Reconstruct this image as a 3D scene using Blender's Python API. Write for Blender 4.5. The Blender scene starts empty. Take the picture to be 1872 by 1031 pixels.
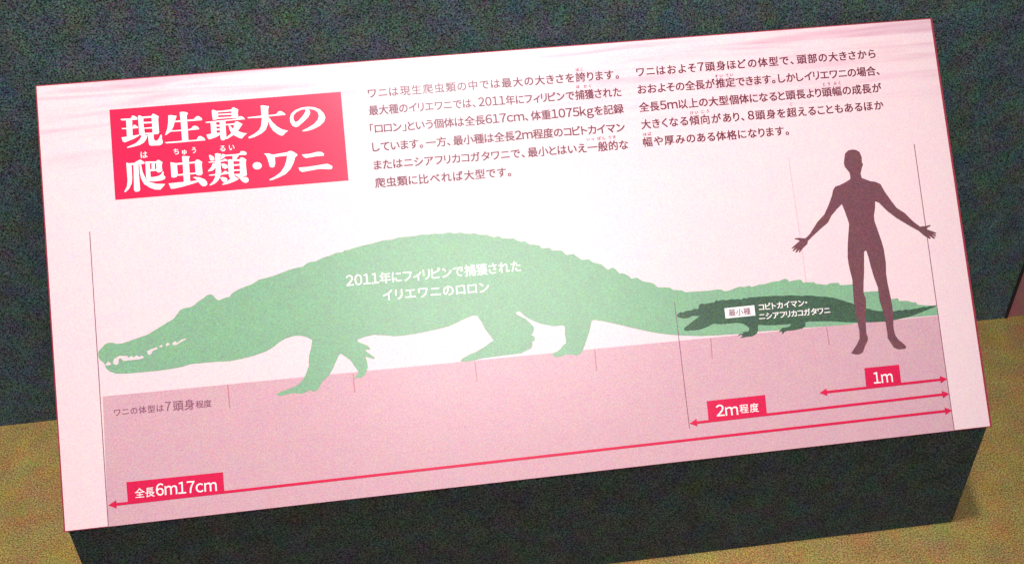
import bpy, bmesh, math
from mathutils import Matrix, Vector
from mathutils.geometry import tessellate_polygon

S = bpy.context.scene
COL = S.collection

# ---------------------------------------------------------------- camera, world, lamps, exposure
CAM_LOC = [0.21613, -0.4774, 0.66356]
CAM_ROT = [[0.990398, 0.094893, -0.100532], [-0.137935, 0.62972, -0.764478], [-0.009237, 0.771004, 0.636763]]
CAM_LENS = 40.0962
FLOOR_DROP = 0.1016
cam_data = bpy.data.cameras.new('camera')
cam_data.sensor_fit = 'HORIZONTAL'; cam_data.sensor_width = 36.0; cam_data.lens = CAM_LENS
cam_data.clip_start = 0.01; cam_data.clip_end = 100.0
cam = bpy.data.objects.new('camera', cam_data); COL.objects.link(cam)
m = Matrix(CAM_ROT).to_4x4(); m.translation = Vector(CAM_LOC); cam.matrix_world = m
S.camera = cam

world = bpy.data.worlds.new('World'); S.world = world; world.use_nodes = True
bg = world.node_tree.nodes['Background']
bg.inputs['Color'].default_value = (0.80, 0.93, 1.0, 1); bg.inputs['Strength'].default_value = 0.45

def lamp(name, kind, loc, target, energy, color, **kw):
    d = bpy.data.lights.new(name, kind); d.energy = energy; d.color = color
    for k, v in kw.items(): setattr(d, k, v)
    o = bpy.data.objects.new(name, d); COL.objects.link(o); o.location = loc
    o.rotation_euler = (Vector(target) - Vector(loc)).to_track_quat('-Z', 'Y').to_euler()
    return o
# broad soft gallery lamp above and behind the viewer, mirrored by the glossy print
lamp('gallery_lamp', 'AREA', (0.40, -0.92, 1.43), (0.28, 0.10, 0.20), 7.0, (1.0, 0.96, 0.92), shape='RECTANGLE', size=0.54, size_y=0.46)
# narrow ceiling spotlight trained on the panel
lamp('ceiling_spotlight', 'SPOT', (0.16, -0.05, 2.2), (0.23, 0.11, 0.22), 200, (1.0, 0.93, 0.88), spot_size=math.radians(32), spot_blend=1.0, shadow_soft_size=0.08)

# washes the felt wall from above
lamp('wall_washer', 'SPOT', (0.35, -0.55, 2.0), (0.35, 0.2, 0.80), 45, (0.93, 1.0, 1.0), spot_size=math.radians(62), spot_blend=1.0, shadow_soft_size=0.1)

S.view_settings.view_transform = 'Standard'; S.view_settings.look = 'None'
S.view_settings.exposure = 0.0; S.view_settings.gamma = 1.0; S.view_settings.use_curve_mapping = False
S.render.engine = 'CYCLES'

# ---------------------------------------------------------------- print layout, millimetres on the panel face
TILT = 0.7747109437144742
H = 281.185653596753
CROC = [[27.04,108.04],[31.48,112.42],[33.67,113.09],[37.09,112.75],[38.24,111.91],[42.16,111.89],[45.81,112.77],[51.66,114.26],[57.9,115.85],[64.21,119.07],[70.98,122.47],[74.35,124.01],[77.12,127.09],[78.7,129.17],[81.3,130.31],[85.7,130.54],[88.36,131.92],[90.29,133.63],[93.3,134.98],[96.01,136.96],[98.1,137.49],[99.87,136.9],[101.92,133.83],[103.68,133.16],[107.34,134.39],[110.32,134.83],[111.41,136.45],[114.85,138.37],[119.17,139.92],[124.7,141.44],[129.73,144.03],[133.36,144.49],[139.51,145.67],[144.48,147.08],[148.82,148.4],[152.53,149.08],[157.41,149.61],[160.64,151.62],[162.81,152.16],[166.18,152.34],[171.21,154.36],[174.93,154.94],[179.34,156.53],[183.67,156.62],[184.99,157.75],[188.05,157.75],[192.44,158.92],[197.59,159.8],[202.94,160.45],[210.49,161.9],[216.05,161.89],[220.46,162.85],[231.61,162.83],[234.77,163.41],[239.11,163.01],[244.08,163.2],[249.02,162.6],[252.19,163.14],[254.66,162.84],[257.09,162.0],[260.9,162.49],[263.27,161.44],[266.98,160.95],[269.84,161.16],[272.51,159.82],[277.5,159.36],[280.47,157.82],[282.33,157.32],[285.18,157.71],[288.14,155.99],[291.58,155.42],[294.72,155.42],[296.47,154.13],[299.45,152.58],[302.02,152.96],[304.93,150.36],[307.75,149.92],[311.12,149.28],[312.87,146.97],[317.91,146.98],[319.7,144.99],[325.67,144.43],[327.41,142.05],[328.94,141.11],[333.07,141.52],[335.48,139.29],[337.93,137.06],[342.64,137.06],[345.4,134.65],[350.93,132.82],[353.31,130.23],[354.82,128.74],[358.04,130.25],[360.18,128.23],[361.92,125.84],[364.93,125.55],[368.07,123.47],[369.54,121.66],[373.33,121.95],[377.03,119.05],[382.96,117.53],[384.82,116.15],[386.3,114.33],[394.34,113.38],[396.51,111.53],[401.86,110.79],[404.48,109.23],[414.42,108.96],[419.96,108.72],[425.54,108.98],[428.85,108.66],[430.37,107.42],[433.15,107.33],[436.62,108.2],[441.22,109.41],[444.51,108.8],[447.96,109.42],[449.47,108.32],[454.68,109.47],[458.61,109.39],[462.68,110.36],[468.89,110.57],[472.44,111.78],[474.6,111.02],[475.51,109.38],[478.38,109.96],[482.93,110.07],[484.01,109.68],[484.61,107.96],[492.24,107.56],[493.3,106.42],[500.62,104.76],[503.26,105.73],[508.9,105.55],[509.91,103.76],[513.64,103.51],[518.32,103.43],[521.06,100.95],[523.37,101.09],[524.51,98.39],[526.61,97.56],[535.41,97.34],[537.67,94.16],[541.39,93.43],[543.99,90.99],[548.43,91.19],[549.11,89.27],[553.8,89.0],[558.68,87.41],[560.26,87.4],[561.57,85.61],[566.25,84.7],[570.02,84.15],[574.45,82.79],[575.09,77.24],[557.24,77.63],[542.15,77.46],[524.39,77.38],[518.11,77.41],[508.58,77.11],[496.88,77.39],[483.1,77.92],[465.12,78.07],[450.07,78.55],[438.33,78.31],[421.73,78.88],[410.74,79.51],[398.79,81.07],[389.11,82.83],[382.31,84.34],[372.59,87.3],[362.84,90.58],[353.79,93.71],[345.77,96.16],[341.23,97.15],[339.95,96.13],[338.12,90.27],[335.05,83.69],[332.06,77.69],[330.11,75.85],[328.29,75.07],[324.36,76.08],[320.34,76.56],[318.49,75.5],[314.41,75.45],[312.79,76.08],[311.75,77.43],[312.45,78.22],[315.43,79.09],[317.86,80.56],[319.26,82.42],[321.7,83.6],[321.79,86.71],[321.57,90.2],[322.26,94.18],[321.32,95.5],[314.94,95.56],[307.11,97.84],[301.61,100.54],[297.33,103.54],[293.71,107.34],[291.99,107.36],[291.29,106.14],[292.85,104.66],[297.19,102.23],[298.7,100.22],[300.24,98.52],[301.78,96.76],[302.06,95.02],[301.06,92.83],[299.77,91.53],[300.82,90.56],[301.9,89.6],[301.69,87.62],[299.85,86.95],[299.86,84.38],[298.55,82.8],[296.15,81.9],[291.97,80.3],[287.95,80.14],[281.09,80.12],[274.18,79.83],[266.17,79.52],[260.41,78.69],[255.82,78.59],[252.18,78.96],[253.19,80.56],[257.97,82.62],[263.26,84.38],[268.03,86.46],[272.89,89.38],[274.98,90.31],[272.79,93.94],[269.87,98.79],[268.08,103.54],[265.86,107.32],[263.66,107.72],[257.47,106.01],[251.55,103.75],[246.86,102.22],[239.67,101.16],[232.52,100.28],[225.39,99.58],[218.32,99.22],[211.31,99.39],[205.12,100.69],[198.69,101.61],[193.75,101.01],[188.21,99.63],[188.09,98.31],[191.18,96.62],[194.27,94.94],[195.61,93.15],[195.38,92.26],[192.42,92.66],[192.87,91.53],[195.36,89.38],[197.88,87.19],[197.5,86.03],[195.14,86.94],[192.3,88.32],[192.97,83.89],[193.0,81.16],[191.31,77.51],[189.82,76.06],[188.11,74.87],[186.27,75.62],[184.31,74.74],[183.84,75.31],[185.59,77.02],[186.86,79.09],[184.51,83.11],[182.67,86.56],[179.69,89.32],[176.68,91.8],[175.22,90.58],[172.98,86.47],[171.03,82.89],[167.96,78.32],[163.94,75.49],[162.14,72.96],[160.3,70.47],[158.06,69.35],[155.49,70.7],[152.18,69.41],[149.49,68.89],[145.28,69.86],[140.48,69.56],[137.26,69.1],[134.88,69.35],[134.4,70.2],[137.46,71.51],[143.42,73.04],[147.26,74.23],[150.1,76.09],[152.44,78.84],[154.37,82.44],[156.02,86.04],[156.54,91.96],[158.7,98.25],[159.4,102.28],[156.26,104.39],[152.1,105.82],[147.82,105.86],[142.89,104.75],[138.99,102.97],[135.59,100.59],[130.62,98.12],[127.87,97.28],[121.59,95.83],[113.98,94.7],[107.11,94.08],[96.93,94.53],[87.71,94.64],[82.63,94.64],[78.22,93.61],[70.98,92.86],[62.29,92.52],[51.55,92.66],[42.99,92.82],[36.61,93.48],[32.83,95.35],[31.2,97.33],[29.99,100.76],[27.31,103.61],[26.9,105.85]]
TEETH = [[[30.6,99.23],[32.88,101.42],[34.54,99.56],[33.07,98.98]],[[35.49,99.83],[36.16,102.33],[39.5,104.2],[44.47,103.69],[45.09,102.38],[47.31,103.4],[48.3,102.2],[50.18,103.48],[52.24,102.16],[53.39,103.15],[54.72,101.69],[52.51,100.88],[47.13,100.84],[42.12,100.77],[40.46,102.63],[39.23,102.39],[38.82,99.49],[37.34,98.76]],[[56.92,105.37],[58.99,106.27],[63.03,107.34],[63.3,106.2],[60.37,105.39],[59.14,103.3],[57.68,102.94],[57.03,103.89]],[[64.51,107.93],[66.34,108.34],[66.63,107.35],[64.94,107.0]],[[68.38,108.65],[70.02,109.44],[71.03,108.38],[69.15,107.31]],[[72.49,108.6],[74.4,110.04],[75.6,108.66],[78.03,110.27],[80.62,111.12],[81.3,110.53],[77.94,109.16],[75.3,107.58],[73.14,107.65]]]
DWARF = [[396.91,94.9],[399.6,96.53],[400.91,95.97],[403.52,96.96],[406.83,96.91],[409.15,97.77],[411.58,97.26],[412.77,100.14],[415.08,100.89],[415.82,100.11],[418.92,100.52],[422.81,100.52],[423.77,101.52],[424.96,102.11],[425.66,101.06],[427.41,101.71],[429.65,101.76],[430.68,101.12],[434.66,101.71],[437.37,101.12],[439.09,101.5],[441.22,100.64],[443.01,101.56],[445.19,101.07],[446.93,101.61],[450.27,101.4],[453.07,101.4],[456.98,101.3],[463.69,101.08],[469.22,100.38],[474.85,100.38],[482.58,99.09],[485.97,99.14],[485.49,99.11],[489.79,98.63],[493.41,97.73],[497.72,97.25],[501.96,96.29],[504.99,95.57],[507.36,94.55],[512.09,92.57],[516.83,90.59],[525.66,86.38],[528.13,86.01],[529.27,85.17],[531.1,84.75],[534.13,83.96],[537.25,83.72],[540.3,82.99],[544.68,82.68],[547.92,83.28],[550.36,82.61],[552.35,83.27],[555.43,82.67],[558.67,83.14],[561.2,83.08],[565.11,83.73],[567.59,83.37],[570.21,83.85],[574.99,83.87],[573.93,83.18],[569.94,82.04],[563.32,80.24],[557.38,78.69],[550.9,77.68],[543.85,76.98],[537.48,76.58],[529.98,76.96],[524.39,77.39],[517.56,77.95],[510.78,78.74],[501.62,80.25],[492.38,81.17],[486.23,81.66],[483.11,81.6],[482.66,80.97],[482.68,79.05],[480.24,77.65],[475.1,77.07],[469.48,77.09],[467.73,76.61],[466.74,75.45],[466.15,75.24],[466.18,76.76],[465.29,77.23],[464.11,76.8],[464.0,77.2],[465.43,78.31],[466.41,79.3],[470.36,79.46],[472.13,80.1],[472.87,81.39],[468.93,81.4],[461.13,81.74],[455.58,82.18],[451.22,83.0],[450.28,82.27],[450.21,79.56],[448.79,77.25],[445.82,75.91],[441.35,75.82],[437.96,75.45],[437.75,75.91],[439.22,76.57],[438.54,77.73],[436.22,77.04],[436.13,77.59],[437.49,78.22],[439.43,78.18],[440.09,78.93],[439.04,79.47],[443.19,79.28],[444.15,80.16],[444.32,81.5],[442.84,83.01],[440.82,84.58],[438.68,85.33],[435.95,85.77],[431.5,85.77],[425.4,85.83],[420.52,86.75],[418.17,85.74],[412.98,84.08],[409.6,83.61],[405.2,83.77],[401.88,83.73],[400.57,84.24],[400.77,85.84],[404.03,87.68],[407.64,90.04],[410.6,91.65],[412.14,92.85],[410.19,92.77],[407.49,93.31],[404.01,92.03],[401.27,92.13],[398.59,92.83],[397.29,93.5]]
MAN = [[531.18,194.54],[528.25,194.22],[525.66,192.18],[524.53,188.23],[524.03,185.85],[524.26,183.41],[525.26,181.71],[526.96,179.14],[527.19,176.7],[526.88,174.47],[523.17,172.62],[518.84,170.99],[515.89,170.45],[513.94,168.21],[512.59,164.32],[509.8,158.96],[505.6,152.15],[500.06,147.46],[494.23,140.44],[491.45,137.92],[489.74,137.28],[485.79,138.04],[483.2,138.04],[482.97,137.51],[485.6,136.63],[486.33,136.01],[482.76,133.57],[479.91,131.62],[480.19,131.27],[482.55,132.0],[480.48,129.82],[481.0,129.46],[483.88,131.09],[482.27,128.71],[482.86,128.33],[485.4,130.31],[484.46,128.18],[485.3,128.42],[487.64,130.74],[491.26,133.57],[491.93,135.49],[495.56,138.33],[501.88,142.92],[507.25,146.41],[510.32,150.92],[515.01,155.29],[518.69,158.17],[520.04,153.24],[521.29,147.53],[521.82,144.29],[520.15,136.46],[518.86,130.21],[517.7,121.9],[517.71,118.12],[518.01,113.55],[518.83,106.68],[518.37,100.69],[518.11,97.7],[517.66,91.73],[517.92,86.45],[518.23,80.42],[518.47,76.65],[518.84,72.13],[518.26,66.95],[515.35,62.77],[511.69,58.67],[511.28,57.97],[513.76,56.98],[516.83,56.81],[519.3,57.9],[521.45,62.16],[523.55,64.93],[524.09,67.12],[523.37,70.18],[523.82,76.12],[524.87,83.51],[525.73,87.94],[526.24,93.15],[525.24,97.01],[526.08,102.96],[527.63,111.12],[529.01,120.84],[529.54,124.58],[530.42,125.26],[531.32,125.02],[532.09,120.55],[532.78,114.42],[534.02,106.73],[535.75,99.77],[535.6,96.01],[535.62,90.73],[536.69,84.61],[537.48,79.27],[537.78,73.23],[537.8,67.99],[537.48,65.77],[539.9,61.04],[541.11,58.68],[544.02,57.26],[548.29,57.2],[549.6,58.19],[548.34,60.19],[544.93,63.53],[543.06,66.71],[542.55,71.26],[542.96,75.72],[543.67,81.66],[543.76,87.68],[543.3,95.26],[542.73,102.12],[542.66,108.18],[543.51,115.68],[543.49,121.0],[543.46,124.74],[542.63,130.4],[540.93,138.54],[539.69,144.26],[539.85,148.25],[541.45,153.72],[542.08,158.08],[544.76,156.63],[549.65,150.57],[555.48,145.23],[562.94,139.73],[569.7,135.1],[572.91,131.6],[576.42,129.03],[577.31,129.43],[575.83,131.73],[579.52,128.74],[580.35,129.31],[577.57,132.29],[580.74,130.24],[581.27,130.99],[578.68,133.07],[581.33,131.95],[581.68,132.64],[579.44,133.73],[575.56,135.53],[575.71,136.56],[578.39,137.84],[578.3,138.33],[575.1,137.98],[572.6,137.89],[570.93,137.8],[566.55,141.81],[561.65,147.88],[556.46,151.97],[553.13,157.49],[549.86,163.42],[547.4,169.28],[543.96,171.2],[540.35,171.92],[536.5,173.87],[534.95,174.57],[534.57,177.67],[536.11,181.57],[537.27,183.9],[536.62,185.17],[536.97,188.78],[535.85,192.52],[533.59,194.09]]
TITLEBOX = [[44.28,262.05],[191.97,262.03],[191.7,202.93],[43.97,203.24]]
TITLE = [[[[50.82,255.3],[51.46,255.51],[57.18,255.3],[58.3,257.04],[59.3,256.96],[61.44,255.47],[61.35,254.17],[53.87,254.26],[51.27,254.48]],[[54.3,255.14],[58.04,254.97],[57.62,243.61],[54.01,243.66]],[[51.16,249.38],[54.53,249.36],[58.02,249.34],[58.62,250.86],[59.62,250.9],[61.39,249.32],[61.46,248.66],[57.96,248.55],[51.49,248.7]],[[50.63,243.42],[54.13,243.64],[57.89,243.98],[61.78,244.31],[61.6,243.54],[57.99,241.75],[52.39,240.01],[51.19,240.76]],[[61.9,256.62],[63.04,256.79],[65.08,255.57],[64.96,250.33],[65.38,244.01],[63.57,243.11],[61.78,244.31]],[[63.98,255.92],[65.22,255.82],[70.23,255.93],[70.4,254.73],[64.89,254.66]],[[70.23,255.93],[71.08,257.31],[72.55,256.79],[74.82,255.16],[74.3,253.23],[74.3,244.57],[73.61,243.71],[70.1,243.61],[70.3,249.89]],[[64.72,252.32],[70.41,252.11],[70.39,251.06],[64.9,251.25]],[[64.7,248.52],[70.26,248.58],[70.39,247.65],[64.78,247.85]],[[65.21,245.07],[70.32,244.9],[70.37,243.85],[65.39,244.14]],[[63.63,243.89],[67.1,243.6],[65.91,240.82],[64.27,238.87],[61.68,237.52],[57.63,236.69],[53.87,236.23],[53.53,236.78],[55.95,237.62],[59.54,239.01],[61.93,241.16]],[[67.24,243.85],[70.74,243.82],[70.66,240.95],[71.31,239.45],[72.55,239.35],[73.9,240.67],[75.2,243.18],[75.81,242.87],[75.76,240.52],[76.21,238.12],[75.62,236.86],[74.07,236.21],[68.59,236.41],[67.4,237.3],[67.27,240.71]]],[[[80.85,255.42],[82.73,255.39],[86.07,254.59],[84.84,251.54],[83.41,247.45],[81.43,244.46],[78.28,242.5],[77.93,242.92],[79.59,246.72],[80.44,250.85]],[[88.12,256.79],[89.65,257.06],[92.14,256.6],[93.38,255.7],[92.48,254.46],[92.39,249.86],[92.32,237.25],[88.31,237.33],[88.35,249.67]],[[84.58,251.43],[88.23,251.52],[92.26,251.45],[96.8,251.6],[98.45,253.31],[99.96,253.32],[101.39,252.14],[102.05,250.9],[101.51,250.42],[92.44,250.51],[88.15,250.47],[84.64,250.5]],[[81.5,245.38],[88.27,245.2],[92.29,245.13],[94.33,245.49],[95.96,247.06],[97.23,247.22],[98.93,246.29],[99.7,244.91],[99.05,244.57],[92.49,244.46],[88.21,244.42],[81.81,244.56]],[[77.32,238.0],[88.23,237.99],[92.51,238.02],[97.28,237.88],[98.96,240.1],[100.22,240.13],[102.14,238.79],[102.91,237.41],[102.63,237.04],[92.44,237.11],[87.66,236.99],[78.38,237.12]]],[[[108.44,256.41],[109.35,256.74],[112.29,255.44],[112.16,250.56],[110.6,250.03],[108.71,250.05],[108.43,252.98]],[[112.07,255.85],[114.59,255.65],[121.22,256.03],[121.24,254.7],[112.23,254.73]],[[120.96,255.92],[121.29,256.95],[122.58,257.24],[125.38,255.56],[124.83,253.48],[125.02,251.09],[124.04,249.98],[121.5,249.92],[120.71,251.18]],[[112.16,253.73],[120.89,253.54],[120.94,252.48],[112.21,252.8]],[[112.11,251.49],[120.84,251.3],[120.9,250.37],[112.15,250.43]],[[103.7,249.02],[112.07,249.38],[123.49,249.49],[125.65,251.03],[126.92,251.06],[128.37,250.02],[129.03,248.77],[117.09,248.7],[109.46,248.28],[104.16,248.45]],[[107.1,248.87],[110.62,248.58],[110.36,240.43],[106.93,240.19]],[[112.8,248.92],[116.59,248.87],[116.37,244.41],[116.32,237.3],[114.58,236.13],[113.07,236.25],[112.53,237.35]],[[110.34,246.62],[112.85,246.41],[112.77,245.36],[110.38,245.48]],[[110.27,244.12],[112.66,243.98],[112.58,242.93],[110.31,243.01]],[[103.94,240.7],[107.0,241.11],[110.44,241.34],[112.46,241.31],[112.61,239.98],[109.71,238.51],[105.33,237.43],[104.41,238.56]],[[121.99,246.58],[122.84,247.7],[124.37,247.7],[127.26,245.74],[126.41,244.63],[124.14,241.65],[120.89,239.02],[117.18,236.96],[115.9,236.8],[115.96,237.59],[119.46,240.19],[121.11,243.48],[122.18,245.77]],[[116.29,246.65],[122.26,246.69],[122.22,245.63],[116.36,245.86]],[[118.25,245.7],[119.13,245.63],[120.73,243.38],[124.11,241.25],[127.55,239.78],[129.68,239.47],[127.92,238.16],[125.99,236.22],[124.27,236.89],[121.13,238.87],[119.52,240.98],[118.68,243.16]]],[[[139.72,257.02],[141.47,257.03],[145.17,256.12],[144.41,254.67],[143.9,247.77],[143.32,244.2],[141.58,240.73],[138.79,238.55],[133.99,236.55],[130.47,235.95],[130.26,236.87],[134.16,238.64],[137.23,240.79],[138.89,243.36],[139.72,248.11]],[[130.59,249.92],[139.76,250.37],[144.4,250.29],[149.07,250.51],[150.97,252.32],[152.43,252.35],[154.36,250.98],[155.26,249.55],[144.33,249.39],[139.65,249.02],[131.26,249.26]],[[143.98,248.67],[144.69,248.46],[146.33,245.45],[149.26,242.2],[152.28,240.14],[155.97,238.92],[154.13,237.87],[152.85,236.47],[151.64,235.97],[149.41,237.06],[146.43,239.72],[144.66,242.88],[143.9,245.96]]],[[[165.67,253.54],[170.09,253.84],[173.84,253.17],[177.5,251.36],[179.88,248.43],[180.52,245.65],[179.41,243.02],[176.55,240.53],[172.0,238.64],[167.83,237.78],[165.19,237.7],[164.96,238.32],[168.89,239.96],[172.88,242.04],[175.44,244.56],[176.4,247.2],[175.88,249.67],[173.7,251.52],[169.96,252.28],[165.56,252.18]],[[165.73,253.53],[165.62,252.18],[162.22,250.79],[160.3,248.83],[159.96,246.44],[160.8,244.41],[162.27,244.44],[161.09,240.91],[160.8,240.93],[158.99,241.99],[157.87,244.2],[157.66,246.93],[158.64,249.87],[161.47,252.21]],[[167.93,252.59],[169.12,252.8],[170.88,251.14],[171.01,249.16],[169.49,246.86],[166.01,243.82],[162.58,241.24],[160.8,240.93],[160.8,244.41],[162.27,244.44],[164.48,246.37],[167.06,249.18],[168.27,251.35]]],[[[52.41,226.47],[55.61,225.94],[55.52,221.14],[55.42,216.21],[54.82,212.9],[52.99,209.69],[50.62,207.7],[49.91,208.16],[51.72,211.1],[52.48,214.92],[52.43,221.41]],[[52.43,226.73],[54.38,226.17],[57.36,226.18],[59.69,227.41],[61.23,228.06],[63.82,226.01],[63.76,225.1],[60.51,224.99],[55.52,224.77],[52.58,225.29]],[[56.8,225.18],[59.9,225.18],[59.77,217.91],[59.84,208.31],[58.78,207.37],[56.79,207.42],[56.01,208.65],[56.48,217.16]],[[60.54,225.38],[61.53,225.3],[62.14,219.78],[63.82,215.48],[66.13,212.94],[70.01,211.43],[75.7,210.8],[74.34,209.36],[72.46,207.45],[69.24,207.74],[65.87,209.33],[62.58,211.96],[61.07,215.2],[60.41,219.93]],[[64.36,226.48],[67.07,226.12],[66.93,220.67],[66.95,215.73],[67.64,213.2],[65.2,213.8],[64.11,215.97],[64.17,220.39]],[[66.09,226.34],[71.3,225.89],[71.27,224.85],[66.87,225.04]],[[71.05,225.91],[71.73,226.76],[73.1,226.64],[75.1,224.91],[74.36,223.41],[74.47,219.75],[73.53,218.79],[72.01,218.53],[70.84,219.55],[71.01,223.7]],[[68.16,225.64],[70.22,225.46],[69.86,220.41],[67.87,220.58]],[[66.72,221.2],[71.19,220.95],[71.11,219.78],[66.88,219.89]],[[65.88,216.34],[67.84,215.91],[70.85,216.16],[72.89,216.77],[74.24,218.21],[74.68,219.21],[75.16,218.91],[75.12,216.57],[76.26,215.17],[75.43,213.94],[73.13,213.24],[69.13,213.07],[67.15,213.24],[65.22,214.06]]],[[[79.95,224.72],[83.87,223.6],[83.98,216.55],[83.22,214.79],[81.44,214.42],[79.85,214.82]],[[83.63,223.75],[87.89,223.77],[91.9,223.69],[95.3,223.79],[95.6,222.71],[91.82,222.65],[87.8,222.47],[83.8,222.56]],[[95.18,223.8],[96.52,224.99],[98.0,224.6],[100.02,222.99],[99.42,221.73],[99.57,215.45],[98.24,214.52],[96.0,214.72],[95.2,215.83]],[[83.72,216.44],[87.59,216.36],[91.62,216.53],[95.38,216.6],[95.44,215.68],[91.55,215.63],[87.52,215.33],[83.78,215.52]],[[87.44,227.73],[88.21,228.05],[92.43,227.3],[91.58,226.07],[91.51,218.5],[91.41,210.43],[87.39,210.26],[87.57,222.75]],[[77.82,210.97],[83.7,211.11],[89.95,211.08],[95.74,211.35],[96.93,210.46],[92.33,209.31],[85.97,208.05],[80.92,207.32],[79.05,207.36]],[[93.16,213.66],[94.67,213.79],[97.63,213.14],[100.54,211.71],[101.9,209.77],[101.9,208.2],[100.7,207.27],[98.94,207.29],[97.54,208.59],[96.43,210.51],[94.82,212.47]]],[[[104.39,227.29],[105.52,227.19],[107.42,225.72],[107.78,223.86],[106.22,223.2],[104.89,223.84]],[[108.21,227.75],[109.62,228.02],[112.09,227.29],[111.56,225.37],[111.16,217.02],[108.03,217.29],[108.18,224.08]],[[112.59,227.24],[114.09,226.99],[115.52,225.94],[113.92,224.9],[112.32,223.73],[111.69,223.78],[111.94,225.33]],[[103.54,222.78],[107.71,222.94],[112.78,223.16],[114.11,224.1],[115.81,223.17],[115.75,222.38],[111.19,222.25],[104.13,222.21]],[[106.62,221.86],[108.37,221.71],[108.01,218.6],[105.99,216.95],[103.19,216.54],[102.97,216.95],[105.15,219.11]],[[111.59,220.91],[113.61,220.87],[115.54,219.78],[115.77,217.93],[113.83,217.31],[112.39,218.22]],[[103.27,214.31],[107.57,214.59],[111.6,214.63],[113.48,216.03],[114.48,215.95],[116.01,214.51],[115.84,214.0],[111.02,213.63],[103.98,213.67]],[[107.93,217.56],[111.29,217.01],[111.46,215.95],[110.59,212.89],[108.99,210.16],[106.58,208.28],[103.74,207.36],[103.26,207.66],[105.7,209.92],[107.29,212.65]],[[110.26,211.87],[111.92,212.25],[113.9,211.68],[114.93,210.42],[114.43,208.89],[112.39,208.55],[111.24,209.96]],[[115.06,226.51],[119.6,226.38],[123.67,226.56],[124.8,228.04],[126.32,228.04],[128.02,227.11],[128.44,226.02],[127.62,225.3],[123.59,225.65],[119.53,225.47],[115.24,225.57]],[[119.3,225.75],[123.61,225.91],[121.35,222.95],[119.07,222.89]],[[116.18,223.13],[117.85,223.38],[119.55,222.58],[119.19,211.61],[116.37,211.08],[115.89,212.95]],[[119.09,223.15],[123.49,222.77],[123.52,221.58],[119.38,221.94]],[[123.36,222.78],[124.47,224.0],[125.97,223.74],[127.87,222.13],[127.24,220.61],[127.31,211.95],[126.01,211.54],[122.97,211.54],[123.37,218.06]],[[119.21,219.86],[123.75,219.73],[123.67,218.69],[119.38,218.8]],[[119.19,216.45],[123.6,216.2],[123.53,215.29],[119.37,215.52]],[[119.21,213.44],[123.37,213.34],[123.29,212.3],[119.38,212.38]],[[116.87,211.03],[119.48,212.11],[122.09,209.92],[118.69,208.52],[114.56,207.32],[111.52,207.06],[111.31,207.6],[114.7,209.13],[116.31,210.3]],[[120.27,212.56],[123.56,212.54],[124.96,211.11],[127.21,210.78],[128.35,209.24],[127.7,207.47],[125.9,207.1],[124.21,208.04],[122.62,210.27]]],[[[137.22,217.39],[137.07,216.78],[136.74,216.22],[136.23,215.77],[135.6,215.44],[134.88,215.27],[134.13,215.25],[133.38,215.4],[132.7,215.69],[132.13,216.13],[131.71,216.66],[131.47,217.26],[131.42,217.89],[131.57,218.5],[131.91,219.05],[132.41,219.5],[133.04,219.83],[133.76,220.01],[134.51,220.03],[135.26,219.88],[135.94,219.58],[136.51,219.15],[136.93,218.61],[137.17,218.01]],[[139.18,225.25],[142.16,225.15],[144.76,224.0],[146.06,221.72],[145.92,218.18],[145.15,216.08],[143.76,215.59],[142.33,216.33],[141.5,220.72],[140.56,223.89]],[[144.46,224.02],[149.89,224.49],[154.12,224.9],[155.99,225.67],[154.82,222.52],[150.33,222.59],[145.51,222.23]],[[154.11,224.75],[155.99,225.67],[157.73,225.06],[160.27,223.13],[160.51,222.34],[158.9,221.08],[157.72,217.78],[155.27,213.66],[151.72,210.57],[147.38,208.79],[143.09,207.47],[141.3,207.48],[141.19,207.95],[145.06,209.61],[148.85,212.06],[151.53,215.53],[153.03,219.11],[153.91,222.44]],[[163.38,222.56],[168.35,222.6],[173.85,223.53],[175.93,223.19],[177.62,221.81],[177.22,220.6],[172.09,220.57],[165.72,220.03],[164.02,221.26]],[[160.41,214.14],[166.11,214.11],[172.16,214.52],[177.33,215.0],[179.44,214.98],[182.01,213.36],[182.21,212.25],[181.53,211.38],[179.42,211.41],[174.37,212.16],[168.91,211.7],[162.54,211.02],[161.13,212.07]]]]
COL1 = [['ワニは現生爬虫類の中では最大の大きさを誇ります。',[209.52,259.51],[377.06,259.34],7.0],['最大種のイリエワニでは、2011年にフィリピンで捕獲された',[209.09,247.94],[377.35,247.13],7.0],['「ロロン」という個体は全長617cm、体重1075kgを記録',[208.71,235.67],[377.57,235.63],7.0],['しています。一方、最小種は全長2m程度のコビトカイマン',[209.06,223.56],[376.87,222.94],7.0],['またはニシアフリカコガタワニで、最小とはいえ一般的な',[208.94,211.53],[377.83,211.13],7.0],['爬虫類に比べれば大型です。',[208.59,199.64],[297.82,199.62],7.0]]
COL2 = [['ワニはおよそ7頭身ほどの体型で、頭部の大きさから',[389.36,259.73],[556.73,259.71],7.0],['おおよその全長が推定できます。しかしイリエワニの場合、',[388.87,247.71],[557.79,247.67],7.0],['全長5m以上の大型個体になると頭長より頭幅の成長が',[388.39,235.5],[557.54,235.61],7.0],['大きくなる傾向があり、8頭身を超えることもあるほか',[388.42,223.74],[557.28,223.48],7.0],['幅や厚みのある体格になります。',[388.18,211.75],[488.66,211.43],7.0]]
RUBY1 = [['ほこ',[348.58,264.72],[353.22,264.71],2.5],['ほ',[347.54,252.9],[349.58,252.89],2.5],['かく',[352.56,252.77],[357.39,252.75],2.5],['いっ',[350.56,216.86],[355.37,216.83],2.5],['ぱん',[357.82,216.87],[363.0,216.83],2.5],['てき',[365.23,216.89],[370.06,216.86],2.5]]
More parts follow.
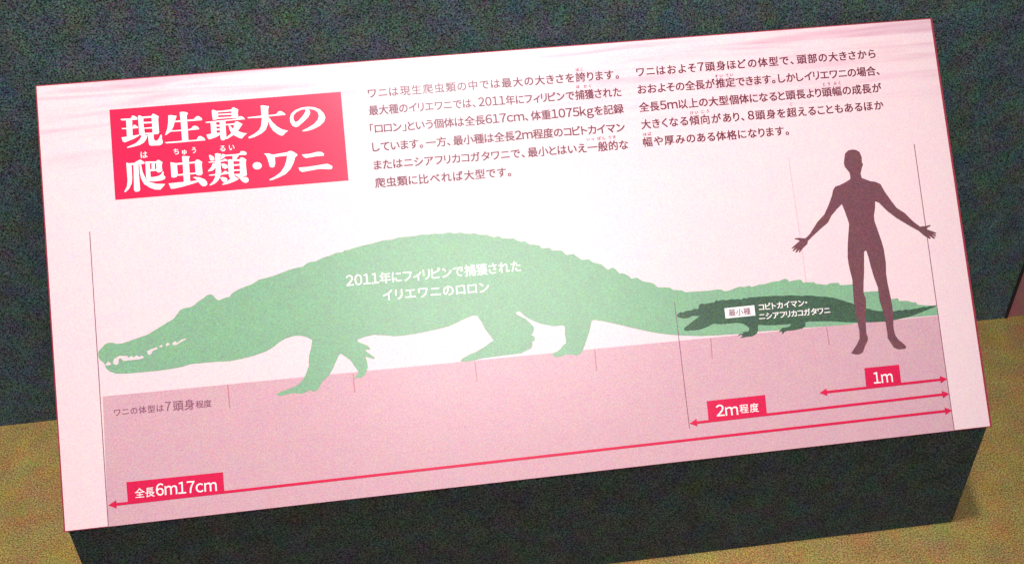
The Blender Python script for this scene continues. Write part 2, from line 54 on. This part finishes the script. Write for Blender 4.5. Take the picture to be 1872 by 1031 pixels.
RUBY2 = [['すい',[442.7,252.66],[448.03,252.65],2.5],['てい',[450.26,252.8],[455.21,252.79],2.5],['とう',[516.88,241.13],[521.92,241.11],2.5],['ふく',[524.35,241.3],[529.39,241.28],2.5],['けい',[422.76,228.91],[428.04,228.88],2.5],['こう',[430.28,229.24],[435.57,229.2],2.5],['はば',[389.07,217.01],[394.3,216.97],2.5],['こ',[491.92,229.27],[493.65,229.26],2.5]]
TRUBY = [['は',[61.75,230.96],[65.86,230.94],5],['ち',[82.56,231.34],[85.66,231.33],4.6],['ゅ',[87.76,230.88],[90.52,230.86],4.6],['う',[94.04,231.26],[96.46,231.24],4.6],['る',[111.72,230.87],[115.02,230.85],4.6],['い',[117.51,231.14],[120.82,231.12],4.6]]
CROCCAP = [['2011年にフィリピンで捕獲された',[184.34,137.56],[297.47,136.78],8.0],['イリエワニのロロン',[206.81,126.25],[275.51,124.97],8.0]]
TAG = [[429.22,96.06],[449.57,96.15],[449.53,89.32],[429.17,89.25]]
TAGTXT = [['最小種',[431.78,92.78],[446.52,92.54],5.0]]
DWARFCAP = [['コビトカイマン・',[452.52,94.43],[485.61,94.43],5.0],['ニシアフリカコガタワニ',[451.89,88.21],[500.6,87.89],5.0]]
BANDCAP = [['ワニの体型は',[34.23,69.26],[64.3,69.15],5.0],['7',[65.35,69.72],[68.69,69.57],6.6],['頭身',[70.21,69.55],[83.16,69.42],6.9],['程度',[84.14,69.0],[93.76,68.88],5.0]]
BAND = [[27.8,80.01],[575.1,76.79],[574.41,0.06],[25.99,0.0]]
TICKS = [[[104.69,79.36],[104.77,64.52]],[[183.37,78.16],[183.27,65.95]],[[261.42,77.88],[261.64,65.14]],[[340.08,77.88],[339.67,63.8]],[[417.69,77.44],[416.97,63.77]],[[496.8,76.81],[497.02,64.72]]]
GUIDES = [[[26.86,184.28],[25.93,-0.33]],[[575.11,194.57],[574.46,0.38]],[[396.42,103.49],[396.3,20.45]]]
DOTS = [[486.17,192.28],[487.1,126.84],[486.33,59.6],[486.28,34.57]]
ARROWS = [{'line':[[486.19,34.22],[574.76,34.34]],'box':[[518.78,47.29],[542.86,47.11],[542.54,33.96],[518.26,34.02]],'txt':[['1m',[524.0,39.97],[537.08,39.82],8.9]]},{'line':[[396.74,23.71],[574.69,24.43]],'box':[[409.78,36.85],[449.24,36.79],[448.85,23.93],[409.54,23.84]],'txt':[['2m',[415.37,29.82],[429.76,29.37],8.7],['程度',[431.05,29.41],[443.72,29.21],6.2]]},{'line':[[26.77,12.96],[574.97,13.35]],'box':[[38.55,25.81],[97.51,25.44],[97.52,13.05],[38.66,13.12]],'txt':[['全長',[43.33,18.3],[55.1,18.09],6.4],['6m17cm',[56.16,18.98],[93.02,17.86],8.6]]}]

# ---------------------------------------------------------------- materials
def lin(c):
    return tuple((v/255/12.92 if v/255 <= 0.04045 else ((v/255+0.055)/1.055)**2.4) for v in c)

def grain_mat(name, rgb, rough=0.5, spec=0.5, layers=(), bump=0.0, bump_scale=900):
    """rgb linear; layers: (scale, detail, amount, colourful)"""
    mt = bpy.data.materials.new(name); mt.use_nodes = True
    nt = mt.node_tree; N = nt.nodes; L = nt.links
    b = N['Principled BSDF']; b.inputs['Roughness'].default_value = rough
    b.inputs['Specular IOR Level'].default_value = spec
    tc = N.new('ShaderNodeTexCoord')
    base = N.new('ShaderNodeRGB'); base.outputs[0].default_value = (*rgb, 1)
    cur = base.outputs[0]
    for sc, det, amt, colourful in layers:
        nz = N.new('ShaderNodeTexNoise'); nz.inputs['Scale'].default_value = sc; nz.inputs['Detail'].default_value = det
        L.new(tc.outputs['Object'], nz.inputs['Vector'])
        # factor = 1 + amt*(noise-0.5)*2
        mul = N.new('ShaderNodeVectorMath'); mul.operation = 'MULTIPLY_ADD'
        L.new(nz.outputs['Color' if colourful else 'Fac'], mul.inputs[0])
        mul.inputs[1].default_value = (2*amt,)*3; mul.inputs[2].default_value = (1-amt,)*3
        mx = N.new('ShaderNodeVectorMath'); mx.operation = 'MULTIPLY'
        L.new(cur, mx.inputs[0]); L.new(mul.outputs[0], mx.inputs[1])
        mxx = N.new('ShaderNodeVectorMath'); mxx.operation = 'MAXIMUM'
        L.new(mx.outputs[0], mxx.inputs[0]); mxx.inputs[1].default_value = (0.002,)*3
        cur = mxx.outputs[0]
    L.new(cur, b.inputs['Base Color'])
    if bump:
        nz = N.new('ShaderNodeTexNoise'); nz.inputs['Scale'].default_value = bump_scale; nz.inputs['Detail'].default_value = 2
        L.new(tc.outputs['Object'], nz.inputs['Vector'])
        bp = N.new('ShaderNodeBump'); bp.inputs['Strength'].default_value = bump; bp.inputs['Distance'].default_value = 0.001
        L.new(nz.outputs['Fac'], bp.inputs['Height']); L.new(bp.outputs[0], b.inputs['Normal'])
    return mt

PRINT = ((900, 1, 0.28, True), (1400, 0, 0.20, False), (90, 2, 0.07, True))
def ink(name, rgb, k=1.0):
    return grain_mat(name, rgb, 0.25, 0.45, tuple((a, b, c*k, d) for a, b, c, d in PRINT))

M = {
 'sheet': ink('pale_pink_print', (0.72, 0.508, 0.538), 0.6),
 'band': ink('dusky_pink_print', (0.535, 0.298, 0.346)),
 'red': ink('crimson_print', (0.57, 0.003, 0.054)),
 'white': ink('white_lettering', (0.80, 0.70, 0.70), 0.5),
 'text': ink('plum_lettering', (0.14, 0.014, 0.036)),
 'ruby': ink('faint_plum_lettering', (0.30, 0.05, 0.09)),
 'bandtext': ink('mauve_lettering', (0.22, 0.075, 0.115)),
 'green': ink('green_print', (0.190, 0.338, 0.208), 1.2),
 'darkgreen': ink('dark_green_print', (0.045, 0.085, 0.052), 2.5),
 'man': ink('brown_print', (0.145, 0.048, 0.062), 1.8),
 'line': ink('thin_brown_line', (0.22, 0.085, 0.115)),
 'tick': ink('rose_line', (0.42, 0.17, 0.21)),
 'dots': ink('pink_dots', (0.55, 0.20, 0.28)),
 'edge': grain_mat('crimson_board_edge', (0.28, 0.010, 0.030), 0.5, 0.4, ((700, 1, 0.35, False),)),
 'felt': grain_mat('dark_green_felt', (0.064, 0.088, 0.090), 0.95, 0.15, ((760, 1, 0.7, True), (1020, 0, 1.7, False), (60, 2, 0.6, True)), 0.3, 900),
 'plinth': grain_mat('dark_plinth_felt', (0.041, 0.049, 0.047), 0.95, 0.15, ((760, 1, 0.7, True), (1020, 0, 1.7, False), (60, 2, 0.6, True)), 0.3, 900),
 'carpet': grain_mat('ochre_carpet', (0.235, 0.156, 0.053), 0.95, 0.1, ((650, 1, 0.5, True), (950, 0, 1.1, False), (50, 3, 0.42, True)), 0.3, 700),
 'rose': grain_mat('muted_rose_board', (0.34, 0.125, 0.13), 0.8, 0.2, ((700, 2, 0.6, True), (50, 2, 0.3, True))),
 'trim': grain_mat('dark_maroon_trim', (0.030, 0.014, 0.014), 0.8, 0.2, ((700, 2, 0.6, True),)),
}
# printed ripples along the top of the sheet
nt = M['sheet'].node_tree; N = nt.nodes; L = nt.links
b = N['Principled BSDF']; src = b.inputs['Base Color'].links[0].from_socket
tc = N.new('ShaderNodeTexCoord'); mp = N.new('ShaderNodeMapping'); mp.inputs['Scale'].default_value = (9, 150, 1)
mp.inputs['Rotation'].default_value = (0, 0, math.radians(1.5))
L.new(tc.outputs['Object'], mp.inputs['Vector'])
nz = N.new('ShaderNodeTexNoise'); nz.inputs['Scale'].default_value = 1.0; nz.inputs['Detail'].default_value = 5; nz.inputs['Distortion'].default_value = 0.6
L.new(mp.outputs[0], nz.inputs['Vector'])
rp = N.new('ShaderNodeMapRange'); rp.inputs['From Min'].default_value = 0.47; rp.inputs['From Max'].default_value = 0.80
L.new(nz.outputs['Fac'], rp.inputs['Value'])
sx = N.new('ShaderNodeSeparateXYZ'); L.new(tc.outputs['Object'], sx.inputs[0])
fade = N.new('ShaderNodeMapRange'); fade.inputs['From Min'].default_value = 0.215; fade.inputs['From Max'].default_value = 0.272
L.new(sx.outputs['Y'], fade.inputs['Value'])
mm = N.new('ShaderNodeMath'); mm.operation = 'MULTIPLY'; L.new(rp.outputs[0], mm.inputs[0]); L.new(fade.outputs[0], mm.inputs[1])
mix = N.new('ShaderNodeMix'); mix.data_type = 'RGBA'
L.new(mm.outputs[0], mix.inputs['Factor']); L.new(src, mix.inputs[6]); mix.inputs[7].default_value = (0.52, 0.235, 0.33, 1)
L.new(mix.outputs[2], b.inputs['Base Color'])

# ---------------------------------------------------------------- helpers
def tag(o, label=None, cat=None, group=None, kind=None):
    if label: o['label'] = label
    if cat: o['category'] = cat
    if group: o['group'] = group
    if kind: o['kind'] = kind
    return o

def link(name, me, mat, parent=None):
    me.name = name
    me.materials.append(mat)
    o = bpy.data.objects.new(name, me); COL.objects.link(o)
    if parent: o.parent = parent
    return o

class Flat:
    """flat printed shapes: millimetre outlines on the panel face, one mesh"""
    def __init__(s, h): s.v = []; s.f = []; s.h = h
    def poly(s, pts, dh=0.0):
        n = len(s.v); z = (s.h + dh)*1e-6
        s.v += [(x/1000, y/1000, z) for x, y in pts]
        for t in tessellate_polygon([[Vector((x, y, 0)) for x, y in pts]]):
            a, b, c = (Vector(pts[i]) for i in t)
            if (b-a).cross(c-a) < 0: t = (t[0], t[2], t[1])
            s.f.append(tuple(n+i for i in t))
        return s
    def line(s, p, q, w):
        p = Vector(p); q = Vector(q); d = (q-p).normalized(); e = Vector((-d.y, d.x))*w/2
        return s.poly([tuple(p-e), tuple(q-e), tuple(q+e), tuple(p+e)])
    def build(s, name, mat, parent):
        me = bpy.data.meshes.new(name); me.from_pydata(s.v, [], s.f); me.update()
        return link(name, me, mat, parent)

_glyphs = {}
def glyph(ch):
    key = ch
    if key not in _glyphs:
        c = bpy.data.curves.new('glyph', 'FONT'); c.body = ch; c.resolution_u = 3
        o = bpy.data.objects.new('glyph', c); COL.objects.link(o)
        bpy.context.view_layer.update()
        me = o.evaluated_get(bpy.context.evaluated_depsgraph_get()).to_mesh()
        vs = [(v.co.x, v.co.y) for v in me.vertices]
        fs = []
        for p in me.polygons:
            fs.append(tuple(p.vertices) if p.normal.z >= 0 else tuple(reversed(p.vertices)))
        bpy.data.objects.remove(o); bpy.data.curves.remove(c)
        _glyphs[key] = (vs, fs)
    return _glyphs[key]

def write(fl, lines, bold=0.02):
    for txt, p0, p1, em in lines:
        items = []
        x = 0.0
        for i, ch in enumerate(txt):
            vs, fs = glyph(chr(ord(ch)+0xFEE0) if 33 <= ord(ch) < 127 else ch)
            if ord(ch) < 128: vs = [(a*1.13, b_*1.13) for a, b_ in vs]
            x0 = min(v[0] for v in vs); x1 = max(v[0] for v in vs); w = x1-x0
            if ord(ch) >= 0x4e00: l = r = max(0.02, (1.0-w)/2)
            elif ch in '、。': l, r = 0.05, 0.28
            elif ch == '「': l, r = 0.05, 0.06
            elif ch == '」': l, r = 0.06, 0.10
            elif ord(ch) < 128: l = r = 0.05
            else: l = r = 0.075
            if i == 0: l = 0
            if i == len(txt)-1: r = 0
            items.append((vs, fs, x+l-x0)); x += l+w+r
        p0v = Vector(p0); p1v = Vector(p1); T = (p1v-p0v).length/em
        extra = (T-x)/max(1, len(txt)-1)
        sc = 1.0
        if len(txt) == 1: sc = T/x
        elif extra < -0.02: sc = T/x; extra = 0.0
        d = (p1v-p0v).normalized(); e = Vector((-d.y, d.x))
        latin = all(ord(c) < 128 for c in txt)
        cy = 0.395 if latin else 0.375
        for k, (vs, fs, ox) in enumerate(items):
            # overstrike: the same glyph again a hair to the side and a few microns up gives the heavier cut
            for j, (ax, ay) in enumerate(((0, 0), (bold, 0), (0, bold*0.7), (bold, bold*0.7)) if bold else ((0, 0),)):
                n = len(fl.v)
                for (vx, vy) in vs:
                    q = p0v + d*(((vx+ox)*sc + extra*k + ax-bold/2)*em) + e*((vy+ay-cy-bold/3)*em)
                    fl.v.append((q.x/1000, q.y/1000, (fl.h+6*j)*1e-6))
                fl.f += [tuple(n+i for i in f) for f in fs]
    return fl

def box_mesh(name, lo, hi, bevel=0.0):
    bm = bmesh.new(); bmesh.ops.create_cube(bm, size=1)
    for v in bm.verts:
        v.co = Vector([lo[i] + (v.co[i]+0.5)*(hi[i]-lo[i]) for i in range(3)])
    if bevel: bmesh.ops.bevel(bm, geom=bm.edges[:], offset=bevel, segments=2, affect='EDGES', profile=0.5)
    me = bpy.data.meshes.new(name); bm.to_mesh(me); bm.free(); return me

# ---------------------------------------------------------------- setting
WY = 0.2022            # face of the felt wall, where the panel meets it
me = bpy.data.meshes.new('floor')
me.from_pydata([(-4, -4, 0), (5, -4, 0), (5, 4, 0), (-4, 4, 0)], [], [(0, 1, 2, 3)])
tag(link('floor', me, M['carpet']), kind='structure')
wall = link('wall', box_mesh('wall', (-3.0, WY, -0.02), (0.7410, WY+0.06, 2.4)), M['felt'])
wall.rotation_euler.z = math.radians(0.3)
tag(wall, 'dark grey green felt wall right behind the pink information panel', 'wall')
o = link('edge_trim', box_mesh('edge_trim', (0.7410, WY-0.0010, 0.0005), (0.7434, WY+0.06, 2.4)), M['trim'], wall)
rose = link('partition_board', box_mesh('partition_board', (0.7436, WY+0.001, -0.02), (2.6, WY+0.05, 2.4)), M['rose'])
rose.rotation_euler.z = math.radians(0.3)
tag(rose, 'muted rose board beyond the dark wall at the right edge of the photo', 'partition')

# ---------------------------------------------------------------- plinth: a wedge against the wall
HM = H/1000; ct, st = math.cos(TILT), math.sin(TILT)
TH = 0.003             # board thickness
off = Vector((0, st, -ct))*TH
x0, x1 = 0.0012, 0.5988
f0 = Vector((0, 0.0, FLOOR_DROP)) + off; b0 = Vector((0, HM*ct, FLOOR_DROP+HM*st)) + off
yb = min(b0.y, WY-0.001)
prof = [(0.0012, 0.0), (0.0012, f0.z - (f0.y-0.0012)*st/ct - 0.0003), (yb, f0.z + (yb-f0.y)*st/ct - 0.0003), (yb, 0.0)]
vs = [(x, y, z) for x in (x0, x1) for y, z in prof]
fs = [(0, 1, 2, 3), (7, 6, 5, 4), (0, 4, 5, 1), (1, 5, 6, 2), (2, 6, 7, 3), (3, 7, 4, 0)]
me = bpy.data.meshes.new('display_plinth'); me.from_pydata(vs, [], fs)
bm = bmesh.new(); bm.from_mesh(me); bmesh.ops.recalc_face_normals(bm, faces=bm.faces[:])
bmesh.ops.bevel(bm, geom=bm.edges[:], offset=0.0008, segments=2, affect='EDGES', profile=0.5); bm.to_mesh(me); bm.free()
plinth = link('display_plinth', me, M['plinth'])
tag(plinth, 'dark felt covered wedge plinth on the ochre floor, carrying the pink panel', 'plinth')

# ---------------------------------------------------------------- information panel
panel = bpy.data.objects.new('information_panel', None); COL.objects.link(panel)
panel.empty_display_size = 0.1
panel.location = (0, 0, FLOOR_DROP); panel.rotation_euler = (TILT, 0, 0)
tag(panel, 'pale pink information panel with green crocodile, red title box and Japanese text', 'information panel')
brd = link('backing_board', box_mesh('backing_board', (-0.0008, -0.0003, -TH), (0.6012, HM+0.0006, -0.00025), 0.0002), M['edge'], panel)
tag(brd, 'crimson edged backing board')
sheet = Flat(0)
sheet.poly([(0.15, 0.25), (599.6, 0.25), (599.6, H-0.2), (0.15, H-0.2)])
sheet.build('printed_sheet', M['sheet'], panel)
# ground band with its ticks and caption
band = Flat(60).poly(BAND).build('ground_band', M['band'], panel)
for a, b_ in TICKS: Flat(90).line(a, b_, 0.75).build('tick_mark', M['tick'], band)
write(Flat(100), BANDCAP, 0.03).build('caption', M['bandtext'], band)
# title
tb = Flat(60).poly(TITLEBOX).build('title_block', M['red'], panel)
fl = Flat(120)
for g in TITLE:
    for i, p in enumerate(g): fl.poly(p, i*6)
fl.build('title_lettering', M['white'], tb)
for w in TRUBY: write(Flat(120), [w], 0.03).build('reading_mark', M['white'], tb)
# text columns
for lines, ruby in ((COL1, RUBY1), (COL2, RUBY2)):
    t = write(Flat(60), lines, 0.045).build('text_column', M['text'], panel)
    for w in ruby: write(Flat(60), [w], 0.06).build('reading_mark', M['ruby'], t)
# dotted guide
fl = Flat(105)
pts = [Vector(p) for p in DOTS]
for a, b_ in zip(pts, pts[1:]):
    n = int((b_-a).length/1.5)
    for i in range(n):
        q = a + (b_-a)*(i/n); d = (b_-a).normalized()*0.36
        fl.line(tuple(q-d), tuple(q+d), 0.45)
fl.build('dotted_guide_line', M['dots'], panel)
# crocodiles, human
cr = Flat(130).poly(CROC).build('crocodile_silhouette', M['green'], panel)
tag(cr, 'large green crocodile silhouette')
fl = Flat(180)
for p in TEETH: fl.poly(p)
fl.build('teeth', M['sheet'], cr)
write(Flat(180), CROCCAP, 0.025).build('caption', M['white'], cr)
for a, b_ in GUIDES: Flat(200).line(a, b_, 0.50).build('guide_line', M['line'], panel)
dc = Flat(230).poly(DWARF).build('crocodile_silhouette', M['darkgreen'], panel)
tag(dc, 'small dark green crocodile silhouette')
Flat(280).poly(TAG).build('name_tag', M['white'], dc)
write(Flat(320), TAGTXT, 0.03).build('tag_lettering', M['bandtext'], dc)
write(Flat(280), DWARFCAP, 0.04).build('caption', M['white'], dc)
Flat(300).poly(MAN).build('human_silhouette', M['man'], panel)
# scale arrows
names = ('short red arrow marked 1m', 'middle red arrow marked 2m', 'longest red arrow marked 6m17cm')
for A, nm in zip(ARROWS, names):
    a, b_ = (Vector(p) for p in A['line']); d = (b_-a).normalized(); e = Vector((-d.y, d.x))
    hl, hw, sw = 5.0, 2.5, 0.85
    pts = [a, a+d*hl-e*hw, a+d*hl-e*sw, b_-d*hl-e*sw, b_-d*hl-e*hw, b_, b_-d*hl+e*hw, b_-d*hl+e*sw, a+d*hl+e*sw, a+d*hl+e*hw]
    ar = Flat(240).poly([tuple(p) for p in pts]).build('scale_arrow', M['red'], panel)
    tag(ar, nm)
    Flat(280).poly(A['box']).build('label_box', M['red'], ar)
    write(Flat(330), A['txt'], 0.02).build('label_lettering', M['white'], ar)
